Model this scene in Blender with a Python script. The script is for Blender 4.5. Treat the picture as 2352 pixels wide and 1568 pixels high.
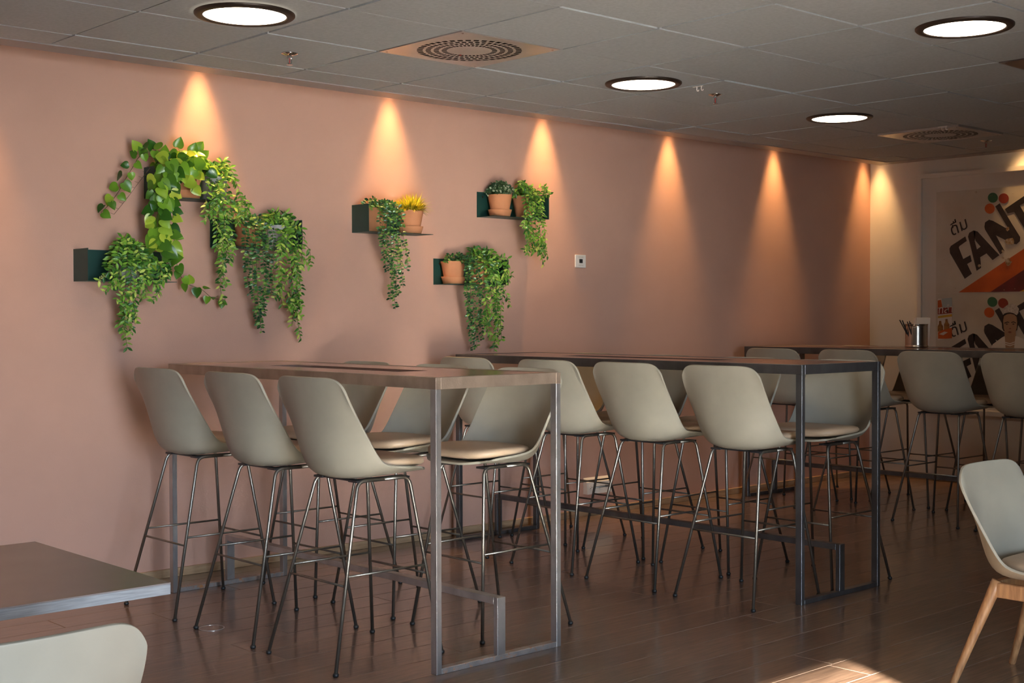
import bpy, bmesh, math, random
from mathutils import Vector, Matrix, Euler
random.seed(7)
for o in list(bpy.data.objects): bpy.data.objects.remove(o)
scene = bpy.context.scene
COL = scene.collection
PI = math.pi

# ------------------------------------------------------------------ camera
CAM = Vector((-2.5229, -5.5760, 1.3437)); FPX = 3046.38
YAW, PITCH, ROLL = 0.74195, -0.01919, -0.00218
fw = Vector((math.sin(YAW)*math.cos(PITCH), math.cos(YAW)*math.cos(PITCH), math.sin(PITCH)))
rt = Vector((math.cos(YAW), -math.sin(YAW), 0)); up = rt.cross(fw)
rt, up = rt*math.cos(ROLL)+up*math.sin(ROLL), -rt*math.sin(ROLL)+up*math.cos(ROLL)
cam = bpy.data.cameras.new('camera'); camo = bpy.data.objects.new('camera', cam); COL.objects.link(camo)
m = Matrix.Identity(4)
for i in range(3): m[i][0], m[i][1], m[i][2], m[i][3] = rt[i], up[i], -fw[i], CAM[i]
camo.matrix_world = m
cam.sensor_width = 36; cam.lens = 36*FPX/2352; cam.clip_start = .05; cam.clip_end = 200
scene.camera = camo
def ray(px, py): return fw + rt*((px-1176)/FPX) - up*((py-784)/FPX)
def at_y(px, py, y): d = ray(px, py); return CAM + d*((y-CAM.y)/d.y)
def at_x(px, py, x): d = ray(px, py); return CAM + d*((x-CAM.x)/d.x)

# ------------------------------------------------------------------ room numbers
YW, XW = .6523, 7.2953          # pink wall plane, white wall plane
YF, XL = -9.5, -7.0             # window wall behind the camera, wall on the left
ZC = 2.572                      # tile ceiling underside
ZS = 3.10                       # slab above the lighting slot
RX, RY = 7.044, .4006           # edge of the tile ceiling (lighting slot beyond it)

# ------------------------------------------------------------------ light and exposure
w = bpy.data.worlds.new('world'); scene.world = w; w.use_nodes = True
bg = w.node_tree.nodes['Background']; bg.inputs[0].default_value = (.66, .80, 1.0, 1); bg.inputs[1].default_value = 34
SUN_EL, SUN_DIR = math.atan(2.38/7.596), Vector((.42, .907, 0)).normalized()
sun = bpy.data.lights.new('sun', 'SUN'); sun.energy = 72; sun.angle = math.radians(.5); sun.color = (1, .91, .79)
suno = bpy.data.objects.new('sun', sun); COL.objects.link(suno)
suno.rotation_euler = (SUN_DIR*math.cos(SUN_EL) - Vector((0, 0, math.sin(SUN_EL)))).to_track_quat('-Z', 'Y').to_euler()
suno.location = (-4, -12, 5)
WX0, WX1, WZ0, WZ1 = -3.4, -1.24, .12, 2.40       # glazed strip in the window wall
por = bpy.data.lights.new('window_portal', 'AREA'); por.shape = 'RECTANGLE'; por.size = WX1-WX0; por.size_y = WZ1-WZ0
por.cycles.is_portal = True
poro = bpy.data.objects.new('window_portal', por); COL.objects.link(poro)
poro.location = ((WX0+WX1)/2, YF+.05, (WZ0+WZ1)/2); poro.rotation_euler = (PI/2, 0, PI)
poro.rotation_euler = Vector((0, 1, 0)).to_track_quat('-Z', 'Z').to_euler()
vs = scene.view_settings
vs.view_transform = 'Standard'; vs.look = 'None'; vs.gamma = 1; vs.exposure = 0.55; vs.use_curve_mapping = False
SPOT_W, DOWN_E = 98, 12.0
scene.cycles.sample_clamp_indirect = 30

# ------------------------------------------------------------------ materials
def mat(name, col, rough=.5, metal=0, var=0, scale=8, stretch=(1, 1, 1), bump=0, bscale=60, coord='Object', spec=.5, col2=None, obj_var=0, emit=0):
    m = bpy.data.materials.new(name); m.use_nodes = True
    nt = m.node_tree; N = nt.nodes; L = nt.links; b = N['Principled BSDF']
    b.inputs['Base Color'].default_value = (*col, 1); b.inputs['Roughness'].default_value = rough
    b.inputs['Metallic'].default_value = metal; b.inputs['Specular IOR Level'].default_value = spec
    if emit: b.inputs['Emission Color'].default_value = (*col, 1); b.inputs['Emission Strength'].default_value = emit
    tc = N.new('ShaderNodeTexCoord'); mp = N.new('ShaderNodeMapping'); mp.inputs['Scale'].default_value = stretch
    L.new(tc.outputs[coord], mp.inputs['Vector']); csock = None
    if obj_var:
        oi = N.new('ShaderNodeObjectInfo'); va = N.new('ShaderNodeVectorMath'); va.operation = 'SCALE'
        va.inputs[0].default_value = (13, 7, 5); L.new(oi.outputs['Random'], va.inputs['Scale'])
        ad = N.new('ShaderNodeVectorMath'); L.new(tc.outputs[coord], ad.inputs[0]); L.new(va.outputs[0], ad.inputs[1]); L.new(ad.outputs[0], mp.inputs['Vector'])
    if var or col2:
        n = N.new('ShaderNodeTexNoise'); n.inputs['Scale'].default_value = scale; n.inputs['Detail'].default_value = 5
        L.new(mp.outputs[0], n.inputs['Vector'])
        r = N.new('ShaderNodeValToRGB'); c2 = col2 or tuple(max(0, c*(1-var)) for c in col)
        r.color_ramp.elements[0].position = .36; r.color_ramp.elements[0].color = (*c2, 1)
        r.color_ramp.elements[1].position = .64; r.color_ramp.elements[1].color = (*(col if col2 else tuple(c*(1+var) for c in col)), 1)
        L.new(n.outputs['Fac'], r.inputs['Fac']); csock = r.outputs['Color']
        if obj_var:
            h = N.new('ShaderNodeHueSaturation'); mr = N.new('ShaderNodeMapRange')
            mr.inputs['To Min'].default_value = 1-obj_var; mr.inputs['To Max'].default_value = 1+obj_var
            L.new(oi.outputs['Random'], mr.inputs['Value']); L.new(mr.outputs[0], h.inputs['Value']); L.new(csock, h.inputs['Color']); csock = h.outputs[0]
        L.new(csock, b.inputs['Base Color'])
    if bump:
        n2 = N.new('ShaderNodeTexNoise'); n2.inputs['Scale'].default_value = bscale; n2.inputs['Detail'].default_value = 4
        L.new(mp.outputs[0], n2.inputs['Vector'])
        bp = N.new('ShaderNodeBump'); bp.inputs['Strength'].default_value = bump; bp.inputs['Distance'].default_value = .01
        L.new(n2.outputs['Fac'], bp.inputs['Height']); L.new(bp.outputs[0], b.inputs['Normal'])
    return m
def leaf_mat(name, c1, c2, c3=None, rough=.42, trans=.3):
    m = bpy.data.materials.new(name); m.use_nodes = True; nt = m.node_tree; N = nt.nodes; L = nt.links
    b = N['Principled BSDF']; b.inputs['Roughness'].default_value = rough; b.inputs['Specular IOR Level'].default_value = .4
    g = N.new('ShaderNodeNewGeometry'); oi = N.new('ShaderNodeObjectInfo'); ad = N.new('ShaderNodeMath'); ad.operation = 'ADD'
    L.new(g.outputs['Random Per Island'], ad.inputs[0]); L.new(oi.outputs['Random'], ad.inputs[1])
    fr = N.new('ShaderNodeMath'); fr.operation = 'FRACT'; L.new(ad.outputs[0], fr.inputs[0])
    r = N.new('ShaderNodeValToRGB'); e = r.color_ramp.elements
    e[0].position = .15; e[0].color = (*c1, 1); e[1].position = .8; e[1].color = (*c2, 1)
    if c3: x = e.new(.97); x.color = (*c3, 1)
    L.new(fr.outputs[0], r.inputs['Fac'])
    tc = N.new('ShaderNodeTexCoord'); n = N.new('ShaderNodeTexNoise'); n.inputs['Scale'].default_value = 70; L.new(tc.outputs['Object'], n.inputs['Vector'])
    mr = N.new('ShaderNodeMapRange'); mr.inputs['To Min'].default_value = .75; mr.inputs['To Max'].default_value = 1.3; L.new(n.outputs['Fac'], mr.inputs['Value'])
    h = N.new('ShaderNodeHueSaturation'); L.new(r.outputs['Color'], h.inputs['Color']); L.new(mr.outputs[0], h.inputs['Value'])
    L.new(h.outputs[0], b.inputs['Base Color'])
    t = N.new('ShaderNodeBsdfTranslucent'); L.new(h.outputs[0], t.inputs['Color'])
    mx = N.new('ShaderNodeMixShader'); mx.inputs[0].default_value = trans
    L.new(b.outputs[0], mx.inputs[1]); L.new(t.outputs[0], mx.inputs[2]); L.new(mx.outputs[0], N['Material Output'].inputs['Surface'])
    return m
def glass_mat():
    m = bpy.data.materials.new('window_glass'); m.use_nodes = True; nt = m.node_tree; N = nt.nodes; L = nt.links
    t = N.new('ShaderNodeBsdfTransparent'); t.inputs[0].default_value = (.95, .97, .97, 1)
    g = N.new('ShaderNodeBsdfGlossy'); g.inputs['Roughness'].default_value = .02
    f = N.new('ShaderNodeFresnel'); f.inputs['IOR'].default_value = 1.3
    mx = N.new('ShaderNodeMixShader'); L.new(f.outputs[0], mx.inputs[0]); L.new(t.outputs[0], mx.inputs[1]); L.new(g.outputs[0], mx.inputs[2])
    L.new(mx.outputs[0], N['Material Output'].inputs['Surface']); return m
def rust_mat(name, col, rust, amount=.62, rough=.45, metal=.75):
    m = mat(name, col, rough, metal, var=.13, scale=14, stretch=(1, 1, .6), bump=.10, bscale=200)
    nt = m.node_tree; N = nt.nodes; L = nt.links; b = N['Principled BSDF']; src = b.inputs['Base Color'].links[0].from_socket
    tc = N.new('ShaderNodeTexCoord'); n = N.new('ShaderNodeTexNoise'); n.inputs['Scale'].default_value = 34; n.inputs['Detail'].default_value = 8; n.inputs['Roughness'].default_value = .7
    L.new(tc.outputs['Object'], n.inputs['Vector'])
    r = N.new('ShaderNodeValToRGB'); r.color_ramp.elements[0].position = amount; r.color_ramp.elements[1].position = amount+.12
    L.new(n.outputs['Fac'], r.inputs['Fac'])
    mx = N.new('ShaderNodeMix'); mx.data_type = 'RGBA'; mx.inputs['B'].default_value = (*rust, 1)
    L.new(r.outputs['Color'], mx.inputs['Factor']); L.new(src, mx.inputs['A']); L.new(mx.outputs['Result'], b.inputs['Base Color'])
    inv = N.new('ShaderNodeMapRange'); inv.inputs['To Min'].default_value = metal; inv.inputs['To Max'].default_value = .1
    L.new(r.outputs['Color'], inv.inputs['Value']); L.new(inv.outputs[0], b.inputs['Metallic'])
    return m
M = dict(
 pink=mat('pink_paint', (.60, .350, .262), .75, var=.02, scale=3, bump=.05, bscale=180, spec=.25),
 white=mat('white_paint', (.74, .70, .64), .75, var=.02, scale=3, bump=.04, bscale=180, spec=.25),
 plain=mat('pale_paint', (.30, .27, .24), .8, var=.02, scale=2, spec=.2),
 leftp=mat('brown_paint', (.17, .13, .10), .8, var=.02, scale=2, spec=.2),
 tile=mat('grey_ceiling_tile', (.40, .42, .425), .85, var=.05, scale=60, bump=.12, bscale=260, spec=.2, obj_var=.03),
 tileback=mat('ceiling_grid_grey', (.24, .23, .22), .7, var=.03, spec=.2),
 ctrim=mat('ceiling_edge_trim', (.33, .30, .29), .45, var=.02, spec=.3),
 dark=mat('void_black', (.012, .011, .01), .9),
 plank=mat('dark_oak_plank', (.20, .12, .078), .34, var=0, scale=7, stretch=(.9, 14, 14), bump=.08, bscale=30, col2=(.12, .070, .046), obj_var=.16),
 floorb=mat('dark_oak_floor', (.18, .108, .072), .36, scale=6, stretch=(.9, 14, 14), col2=(.115, .07, .046)),
 seam=mat('plank_edge_highlight', (.19, .13, .095), .7, var=.1),  # paler colour on the plank bevels paints in their highlight
 base=mat('pale_oak_skirting', (.50, .33, .19), .5, scale=6, stretch=(1, 10, 10), col2=(.36, .22, .12)),
 shell=mat('grey_green_plastic', (.35, .315, .245), .44, var=.06, scale=5, bump=.03, bscale=300, spec=.5),
 pad=mat('tan_leather', (.52, .375, .25), .42, var=.05, scale=6, bump=.06, bscale=220, spec=.45),
 bronze=mat('dark_bronze_tube', (.27, .245, .21), .43, .95, var=.05, scale=12),
 cap=mat('black_rubber', (.015, .015, .015), .5),
 steel1=rust_mat('lit_blackened_steel_with_rust', (.44, .42, .41), (.40, .17, .06), .64, .36, .8),  # same steel as the other tables, stronger light painted into its tone; rust real
 steel1a=rust_mat('brown_film_steel', (.36, .27, .205), (.44, .19, .07), .66, .42, .6),
 steel1r=rust_mat('rusty_base_steel', (.40, .36, .34), (.42, .17, .055), .53, .42, .7),
 steel2=rust_mat('shaded_blackened_steel', (.13, .125, .125), (.12, .07, .045), .66, .42, .75),  # darker copy of the front table's steel, weaker light put into the colour
 top=mat('brown_steel_plate', (.46, .33, .28), .17, .85, var=.08, scale=5, bump=.04, bscale=90),
 tray=mat('dark_slot', (.03, .024, .02), .5),
 green=mat('dark_green_sheet_metal', (.012, .060, .048), .42, .1, var=.08, scale=10),
 terra=mat('terracotta', (.62, .265, .125), .75, var=.07, scale=9, bump=.05, bscale=160, spec=.25),
 concrete=mat('grey_concrete', (.36, .36, .36), .8, var=.12, scale=18, bump=.15, bscale=120),
 soil=mat('soil', (.05, .035, .025), .95, var=.3, scale=40),
 pebble=mat('pale_pebble', (.55, .48, .38), .7, var=.15, scale=20),
 stem=mat('plant_stem', (.12, .10, .04), .7, var=.1),
 wire=mat('dry_brown_stem', (.10, .06, .035), .7),
 pothos=leaf_mat('pothos_leaf', (.03, .12, .012), (.20, .41, .03), (.48, .60, .06), .28, .22),
 ruscus=leaf_mat('ruscus_leaf', (.035, .15, .018), (.24, .50, .05), (.60, .70, .14), .36, .25),
 bud=leaf_mat('bud_tip', (.30, .40, .05), (.55, .58, .22), None, .5, .2),
 euca=leaf_mat('eucalyptus_leaf', (.012, .065, .02), (.075, .23, .04), (.28, .44, .08), .34, .2),
 grass=leaf_mat('yellow_grass', (.30, .32, .02), (.68, .58, .03), (.85, .72, .09), .5, .25),
 bush=leaf_mat('variegated_leaf', (.03, .09, .03), (.09, .17, .06), (.55, .60, .42), .5, .18),
 blackring=mat('black_metal_ring', (.035, .022, .016), .45, .4),
 lamp=mat('warm_white_diffuser', (1.0, .86, .66), .5, emit=DOWN_E),
 vent=mat('satin_white_metal', (.50, .46, .43), .30, .5, var=.04, scale=6),
 ventdark=mat('satin_dark_metal', (.20, .17, .155), .3, .7, var=.04, scale=6),
 chrome=mat('chrome', (.62, .60, .58), .18, 1),
 redglass=mat('red_bulb', (.30, .03, .025), .2),
 tin=mat('tin_can_metal', (.62, .54, .45), .22, 1, var=.05),
 plasticw=mat('white_plastic', (.78, .74, .68), .4),
 black=mat('black_plastic', (.02, .02, .022), .35),
 paper=mat('cream_paper_napkin', (.78, .64, .52), .8, var=.03),
 wood=mat('oiled_oak_leg', (.46, .235, .10), .45, scale=9, stretch=(9, 9, 1), col2=(.30, .14, .06)),
 grey_top=mat('grey_brown_laminate', (.22, .185, .17), .26, var=.04, scale=4),
 grey_edge=mat('grey_wood_edge', (.30, .305, .315), .5, scale=8, stretch=(2, 2, 30), col2=(.21, .215, .225)),
 frame=mat('white_frame', (.76, .72, .67), .4), matb=mat('white_mount_board', (.72, .68, .63), .7),
 enamel=mat('worn_white_enamel', (.63, .59, .52), .4, scale=3.2, col2=(.54, .49, .42), bump=.05, bscale=40),
 ink=mat('black_enamel_paint', (.018, .016, .018), .4, scale=14, col2=(.035, .028, .028)),
 p_green=mat('green_print', (.03, .15, .075), .45), p_red=mat('red_print', (.27, .035, .02), .45), p_orange=mat('orange_print', (.62, .115, .012), .45, scale=6, col2=(.48, .085, .012)),
 p_dred=mat('dark_red_print', (.17, .018, .02), .5, scale=9, col2=(.11, .016, .016)), p_yellow=mat('yellow_print', (.62, .38, .04), .5),
 p_blue=mat('pale_blue_print', (.42, .50, .52), .5), p_brown=mat('amber_bottle_print', (.19, .075, .02), .5, scale=30, col2=(.36, .17, .04)),
 p_white=mat('white_print', (.72, .68, .64), .5), skin=mat('skin_print', (.40, .25, .155), .6), hair=mat('dark_hair_print', (.03, .02, .017), .6),
 p_lip=mat('muted_red_print', (.22, .08, .06), .6), lace=mat('white_lace_print', (.68, .63, .60), .7, scale=60, col2=(.42, .38, .36)),
 stain=mat('rust_stain', (.26, .155, .065), .8, scale=40, col2=(.50, .43, .34)),
 pave=mat('outdoor_paving', (.34, .32, .29), .9, var=.1, scale=2), winframe=mat('dark_window_frame', (.04, .04, .042), .4), glass=glass_mat(),
)

for k in ('plank', 'floorb'):
    b = M[k].node_tree.nodes['Principled BSDF']; b.inputs['Coat Weight'].default_value = 1.0; b.inputs['Coat Roughness'].default_value = .15
# ------------------------------------------------------------------ mesh helpers
class MB:
    def __init__(s): s.v = []; s.f = []
    def add(s, vs, fs): n = len(s.v); s.v += [tuple(x) for x in vs]; s.f += [tuple(i+n for i in f) for f in fs]; return s
    def box(s, a, b, ch=0):
        (x0, y0, z0), (x1, y1, z1) = a, b
        if not ch:
            return s.add([(x0,y0,z0),(x1,y0,z0),(x1,y1,z0),(x0,y1,z0),(x0,y0,z1),(x1,y0,z1),(x1,y1,z1),(x0,y1,z1)],
                [(0,3,2,1),(4,5,6,7),(0,1,5,4),(1,2,6,5),(2,3,7,6),(3,0,4,7)])
        bm = bmesh.new(); bmesh.ops.create_cube(bm, size=1)
        bmesh.ops.scale(bm, vec=(x1-x0, y1-y0, z1-z0), verts=bm.verts); bmesh.ops.translate(bm, vec=((x0+x1)/2, (y0+y1)/2, (z0+z1)/2), verts=bm.verts)
        bmesh.ops.bevel(bm, geom=bm.edges[:], offset=ch, segments=1, affect='EDGES')
        bm.verts.index_update(); s.add([v.co[:] for v in bm.verts], [[v.index for v in f.verts] for f in bm.faces]); bm.free(); return s
    def tube(s, pts, r, n=8, cap=True):
        pts = [Vector(p) for p in pts]; rr = r if isinstance(r, (list, tuple)) else [r]*len(pts); rings = []; prev = None
        for i, p in enumerate(pts):
            t = (pts[min(i+1, len(pts)-1)]-pts[max(i-1, 0)]).normalized()
            a = prev - t*prev.dot(t) if prev else (Vector((0, 0, 1)) if abs(t.z) < .9 else Vector((1, 0, 0))).cross(t)
            a.normalize(); prev = a; b = t.cross(a)
            rings.append([p+(a*math.cos(2*PI*k/n)+b*math.sin(2*PI*k/n))*rr[i] for k in range(n)])
        vs = [v for g in rings for v in g]; fs = []
        for i in range(len(pts)-1):
            for k in range(n): fs.append((i*n+k, i*n+(k+1) % n, (i+1)*n+(k+1) % n, (i+1)*n+k))
        if cap: fs += [tuple(range(n-1, -1, -1)), tuple(range((len(pts)-1)*n, len(pts)*n))]
        return s.add(vs, fs)
    def lathe(s, prof, c=(0, 0, 0), n=24, cap0=True, cap1=True):
        vs = []; fs = []
        for r, z in prof:
            for k in range(n): vs.append((c[0]+r*math.cos(2*PI*k/n), c[1]+r*math.sin(2*PI*k/n), c[2]+z))
        for i in range(len(prof)-1):
            for k in range(n): fs.append((i*n+k, i*n+(k+1) % n, (i+1)*n+(k+1) % n, (i+1)*n+k))
        if cap0: fs.append(tuple(range(n-1, -1, -1)))
        if cap1: fs.append(tuple(range((len(prof)-1)*n, len(prof)*n)))
        return s.add(vs, fs)
    def mesh(s, name, material, smooth=False):
        me = bpy.data.meshes.new(name); me.from_pydata(s.v, [], s.f); me.update()
        if material: me.materials.append(M[material])
        if smooth: me.polygons.foreach_set('use_smooth', [True]*len(me.polygons))
        return me
    def build(s, name, material, parent=None, smooth=False): return link(name, s.mesh(name, material, smooth), parent)
def link(name, me, parent=None, loc=None):
    o = bpy.data.objects.new(name, me); COL.objects.link(o)
    if parent: o.parent = parent
    if loc: o.location = loc
    return o
def tag(o, label=None, cat=None, group=None, kind=None):
    if label: o['label'] = label
    if cat: o['category'] = cat
    if group: o['group'] = group
    if kind: o['kind'] = kind
    return o
def empty(name, loc, rz=0): o = link(name, None); o.location = loc; o.rotation_euler = (0, 0, rz); o.empty_display_size = .1; return o
def smooth_auto(o, ang=.6):
    for p in o.data.polygons: p.use_smooth = True
    try: o.data.set_sharp_from_angle(angle=ang)
    except Exception: pass
    return o
def copy_tree(o, parent=None):
    c = o.copy(); COL.objects.link(c); c.parent = parent
    for ch in [x for x in bpy.data.objects if x.parent == o]: copy_tree(ch, c)
    return c
def struct(name, mb, material, parent=None):
    o = mb.build(name, material, parent); o['kind'] = 'structure'; return o

# ------------------------------------------------------------------ room shell
T = .15
floor = struct('floor', MB().box((XL-T, YF-T, -.2), (XW+T, YW+T, -.012)), 'floorb')
wall_b = struct('wall_back', MB().box((XL-T, YW, -.2), (XW+T, YW+T, ZS)), 'pink')
wall_r = struct('wall_right', MB().box((XW, YF-T, -.2), (XW+T, YW, ZS)), 'white')
wall_l = struct('wall_left', MB().box((XL-T, YF, -.2), (XL, YW, ZS)), 'leftp')
wf = MB().box((XL-T, YF-T, -.2), (WX0, YF, ZS)).box((WX1, YF-T, -.2), (XW, YF, ZS)).box((WX0, YF-T, WZ1), (WX1, YF, ZS)).box((WX0, YF-T, -.2), (WX1, YF, WZ0))
wall_f = struct('wall_front', wf, 'plain')
struct('wall_light_blocker', MB().box((.6, YF, -.012), (.85, -6.15, ZC+.014)), 'plain')  # unseen wall stub added to keep window daylight off the room's right side
NP = 2; pw = (WX1-WX0)/NP
for k in range(NP):
    x0, x1 = WX0+k*pw, WX0+(k+1)*pw; f = .03
    wn = struct('window_%d' % (k+1), MB().box((x0, YF-.1, WZ0), (x0+f, YF-.04, WZ1)).box((x1-f, YF-.1, WZ0), (x1, YF-.04, WZ1)).box((x0+f, YF-.1, WZ0), (x1-f, YF-.04, WZ0+.04)).box((x0+f, YF-.1, WZ1-.02), (x1-f, YF-.04, WZ1)), 'winframe')
    MB().box((x0+f, YF-.075, WZ0+.04), (x1-f, YF-.069, WZ1-.02)).build('pane', 'glass', wn)
struct('ground', MB().box((-40, -45, -.4), (40, YF-T, -.25)), 'pave')
slab = struct('ceiling', MB().box((XL-T, YF-T, ZS), (XW+T, YW+T, ZS+.2)), 'plain')
ceil = struct('ceiling', MB().box((XL, YF, ZC+.014), (RX-.012, RY-.012, ZS)), 'tileback')
# planks
PWD = .186; y_seam = -1.915
planks = {}
k0 = math.floor((-4.3-y_seam)/PWD); k1 = math.ceil((YW-.012-y_seam)/PWD)
for k in range(k0, k1):
    ya, yb = y_seam+k*PWD, min(y_seam+(k+1)*PWD, YW-.002); x = -1.9-random.random()*1.8
    while x < XW-.01:
        ln = random.choice((1.8, 2.0, 2.2, 2.4)); xb = min(x+ln, XW-.002)
        key = (round(xb-x, 3), round(yb-ya, 3))
        if key not in planks:
            a, b = key; g = .0009; c = .0022; mb = MB()
            mb.add([(g,g,-.012),(a-g,g,-.012),(a-g,b-g,-.012),(g,b-g,-.012),(g,g,-c),(a-g,g,-c),(a-g,b-g,-c),(g,b-g,-c),(g+c,g+c,0),(a-g-c,g+c,0),(a-g-c,b-g-c,0),(g+c,b-g-c,0)],
                [(0,1,5,4),(1,2,6,5),(2,3,7,6),(3,0,4,7),(4,5,9,8),(5,6,10,9),(6,7,11,10),(7,4,8,11),(8,9,10,11),(3,2,1,0)])
            me = mb.mesh('plank', 'plank'); me.materials.append(M['seam'])
            for p in me.polygons:
                if 4 <= p.index <= 7: p.material_index = 1
            planks[key] = me
        link('plank', planks[key], floor, (x, ya, random.uniform(-.0004, 0))); x = xb
# ceiling tiles (0.6 m grid)
VENTS = [(2, -2), (9, -2), (6, -5)]
tiles = {}
def tile(x0, x1, y0, y1):
    g = .0065; key = (round(x1-x0, 3), round(y1-y0, 3))
    if key not in tiles:
        a, b = key; tiles[key] = MB().box((g, g, 0), (a-g, b-g, .014)).mesh('ceiling_tile', 'tile')
    link('ceiling_tile', tiles[key], ceil, (x0, y0, ZC+random.choice((0, 0, 0, .0015, .003, -.002))))
for i in range(-4, 12):
    for j in range(-9, 1):
        if (i, j) in VENTS: continue
        x0, x1 = i*.6, min((i+1)*.6, RX-.145); y0, y1 = j*.6, min((j+1)*.6, RY-.145)
        if x1-x0 > .05 and y1-y0 > .05: tile(x0, x1, y0, y1)
tr = MB().box((XL, RY-.143, ZC-.003), (RX-.143, RY, ZC+.014)).box((XL, RY-.012, ZC+.014), (RX, RY, ZC+.12)); struct('trim_1', tr, 'ctrim')
tr = MB().box((RX-.143, YF, ZC-.003), (RX, RY, ZC+.014)).box((RX-.012, YF, ZC+.014), (RX, RY-.012, ZC+.12)); struct('trim_2', tr, 'ctrim')
bbk = struct('baseboard_back', MB().box((XL, YW-.014, 0), (XW, YW, .045), .002), 'base')
struct('baseboard_right', MB().box((XW-.014, YF, 0), (XW, YW-.014, .045), .002), 'base')

# ------------------------------------------------------------------ lamps in the ceiling
def downlight(x, y, label):
    t = tag(empty('ceiling_downlight', (x, y, ZC-.004)), label, 'ceiling light', 'round downlights in the tile ceiling')
    o = MB().lathe([(.166, .004), (.166, -.006), (.172, -.010), (.196, -.008), (.2025, -.002), (.2025, .004)], n=64, cap0=False, cap1=False).build('black_ring', 'blackring', t, True)
    MB().lathe([(.167, .003), (.167, -.0035), (.165, -.0045)], n=64).build('diffuser', 'lamp', t)
    return t
downlight(.335, -.857, 'round glowing downlight with black ring, nearest the left end of the ceiling')
downlight(2.742, -.864, 'round glowing downlight above the middle table, beside the first white hooks')
downlight(4.552, -.868, 'smallest looking round downlight, farthest back before the far ceiling vent')
downlight(2.735, -2.697, 'round glowing downlight at the top right, alone near the dark ceiling panel')
def spot(x, y, dx, dy, label, power=1):
    t = tag(empty('spot_fixture', (x, y, 2.86)), label, 'spotlight', 'spotlights hidden in the ceiling slot')
    MB().lathe([(.030, 0), (.030, .10), (.022, .115)], n=16, cap0=False).build('lamp_housing', 'black', t, True)
    MB().lathe([(.028, .012), (.028, .016)], n=16).build('lens', 'lamp', t)
    MB().tube([(0, 0, .11), (0, 0, .24)], .008).build('mount', 'black', t)
    l = bpy.data.lights.new('spot_beam', 'SPOT'); l.energy = SPOT_W*power; l.color = (1, .57, .22); l.spot_size = math.radians(44); l.spot_blend = .95; l.shadow_soft_size = .02
    lo = bpy.data.objects.new('spot_beam', l); COL.objects.link(lo); lo.parent = t; lo.location = (0, 0, -.002); lo.rotation_euler = (0, 0, 0)
    l2 = l.copy(); l2.name = 'spot_spill'; l2.energy = SPOT_W*.03*max(power, .5); l2.spot_size = math.radians(64); l2.spot_blend = 1; l2.color = (1, .52, .20)
    lo2 = bpy.data.objects.new('spot_spill', l2); COL.objects.link(lo2); lo2.parent = t; lo2.location = (0, 0, -.002)
where = ['off the left edge of the wall', 'above the pothos shelf', 'above the yellow grass shelf', 'above the top right shelf', 'right of the small white wall plate', 'nearer the corner, above the far table', 'closest to the wall corner']
for k in range(7): spot(-.275+1.2435*k, YW-.10, 0, 1, 'small black spotlight in the ceiling slot %s' % where[k], 1 if k < 6 else .75)
spot(XW-.10, -.705, 1, 0, 'small black spotlight over the white wall above the picture frame', .35)

# ------------------------------------------------------------------ ceiling details
def vent(x, y, dz, label, material='vent'):
    t = tag(empty('ceiling_vent', (x, y, ZC-dz)), label, 'air vent', 'square swirl vents in the ceiling')
    h = .297; n = 120; mb = MB(); rings = [.105, .129, .142, .166, .179, .203, .216, .243, .252]
    cir = lambda r: [(r*math.cos(2*PI*k/n), r*math.sin(2*PI*k/n), 0) for k in range(n)]
    vs = [(0, 0, 0)]; 
    for r in rings: vs += cir(r)
    fs = [(0, 1+(k+1) % n, 1+k) for k in range(n)]
    for i in range(len(rings)-1):
        for k in range(n):
            if i % 2 == 0 and (k+i//2) % 3 < 2: continue
            a, b = 1+i*n, 1+(i+1)*n; fs.append((a+k, a+(k+1) % n, b+(k+1) % n, b+k))
    sq = []
    for k in range(n):
        c, s_ = math.cos(2*PI*k/n), math.sin(2*PI*k/n); q = h/max(abs(c), abs(s_)); sq.append((c*q, s_*q, 0))
    o = 1+len(rings)*n; vs += sq; a = 1+(len(rings)-1)*n
    fs += [(a+k, a+(k+1) % n, o+(k+1) % n, o+k) for k in range(n)]
    vs += [(p[0], p[1], .012+dz) for p in sq]; o2 = o+n
    fs += [(o+k, o+(k+1) % n, o2+(k+1) % n, o2+k) for k in range(n)]
    # diagonal corner fix: corner vertices fall on the 45 degree steps because n is a multiple of 8
    mb.add(vs, fs).build('slotted_plate', material, t)
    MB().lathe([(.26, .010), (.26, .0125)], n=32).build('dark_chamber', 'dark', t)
    for sx, sy in ((1, 1), (1, -1), (-1, 1), (-1, -1)): MB().lathe([(.005, -.0025), (.005, .002)], (sx*.272, sy*.272, 0), n=8).build('screw', 'chrome', t)
    return t
v1 = vent(1.5, -.9, .001, 'square metal swirl vent with round slot pattern, above the plant shelves')
MB().lathe([(.006, -.004), (.006, .003)], (.03, .10, 0), n=8).build('red_indicator', 'redglass', v1)
vent(5.7, -.9, .012, 'square metal swirl vent far back, near the white wall corner')
vent(3.9, -2.7, .004, 'dark square ceiling vent cut off at the right edge', 'ventdark')
def sprinkler(x, y, label):
    t = tag(empty('fire_sprinkler', (x, y, ZC)), label, 'sprinkler', 'fire sprinklers hanging from the ceiling')
    MB().lathe([(.039, -.001), (.039, -.004), (.018, -.012), (.014, -.014)], n=20).build('escutcheon', 'chrome', t, True)
    MB().lathe([(.012, -.012), (.012, -.024)], n=12).build('body', 'chrome', t)
    MB().tube([(-.010, 0, -.022), (-.010, 0, -.046), (0, 0, -.052), (.010, 0, -.046), (.010, 0, -.022)], .0025, 6).build('yoke_arm', 'chrome', t)
    MB().lathe([(.003, -.024), (.003, -.048)], n=8).build('bulb', 'redglass', t)
    MB().lathe([(.015, -.053), (.015, -.055)], n=14).build('deflector', 'chrome', t)
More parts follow.
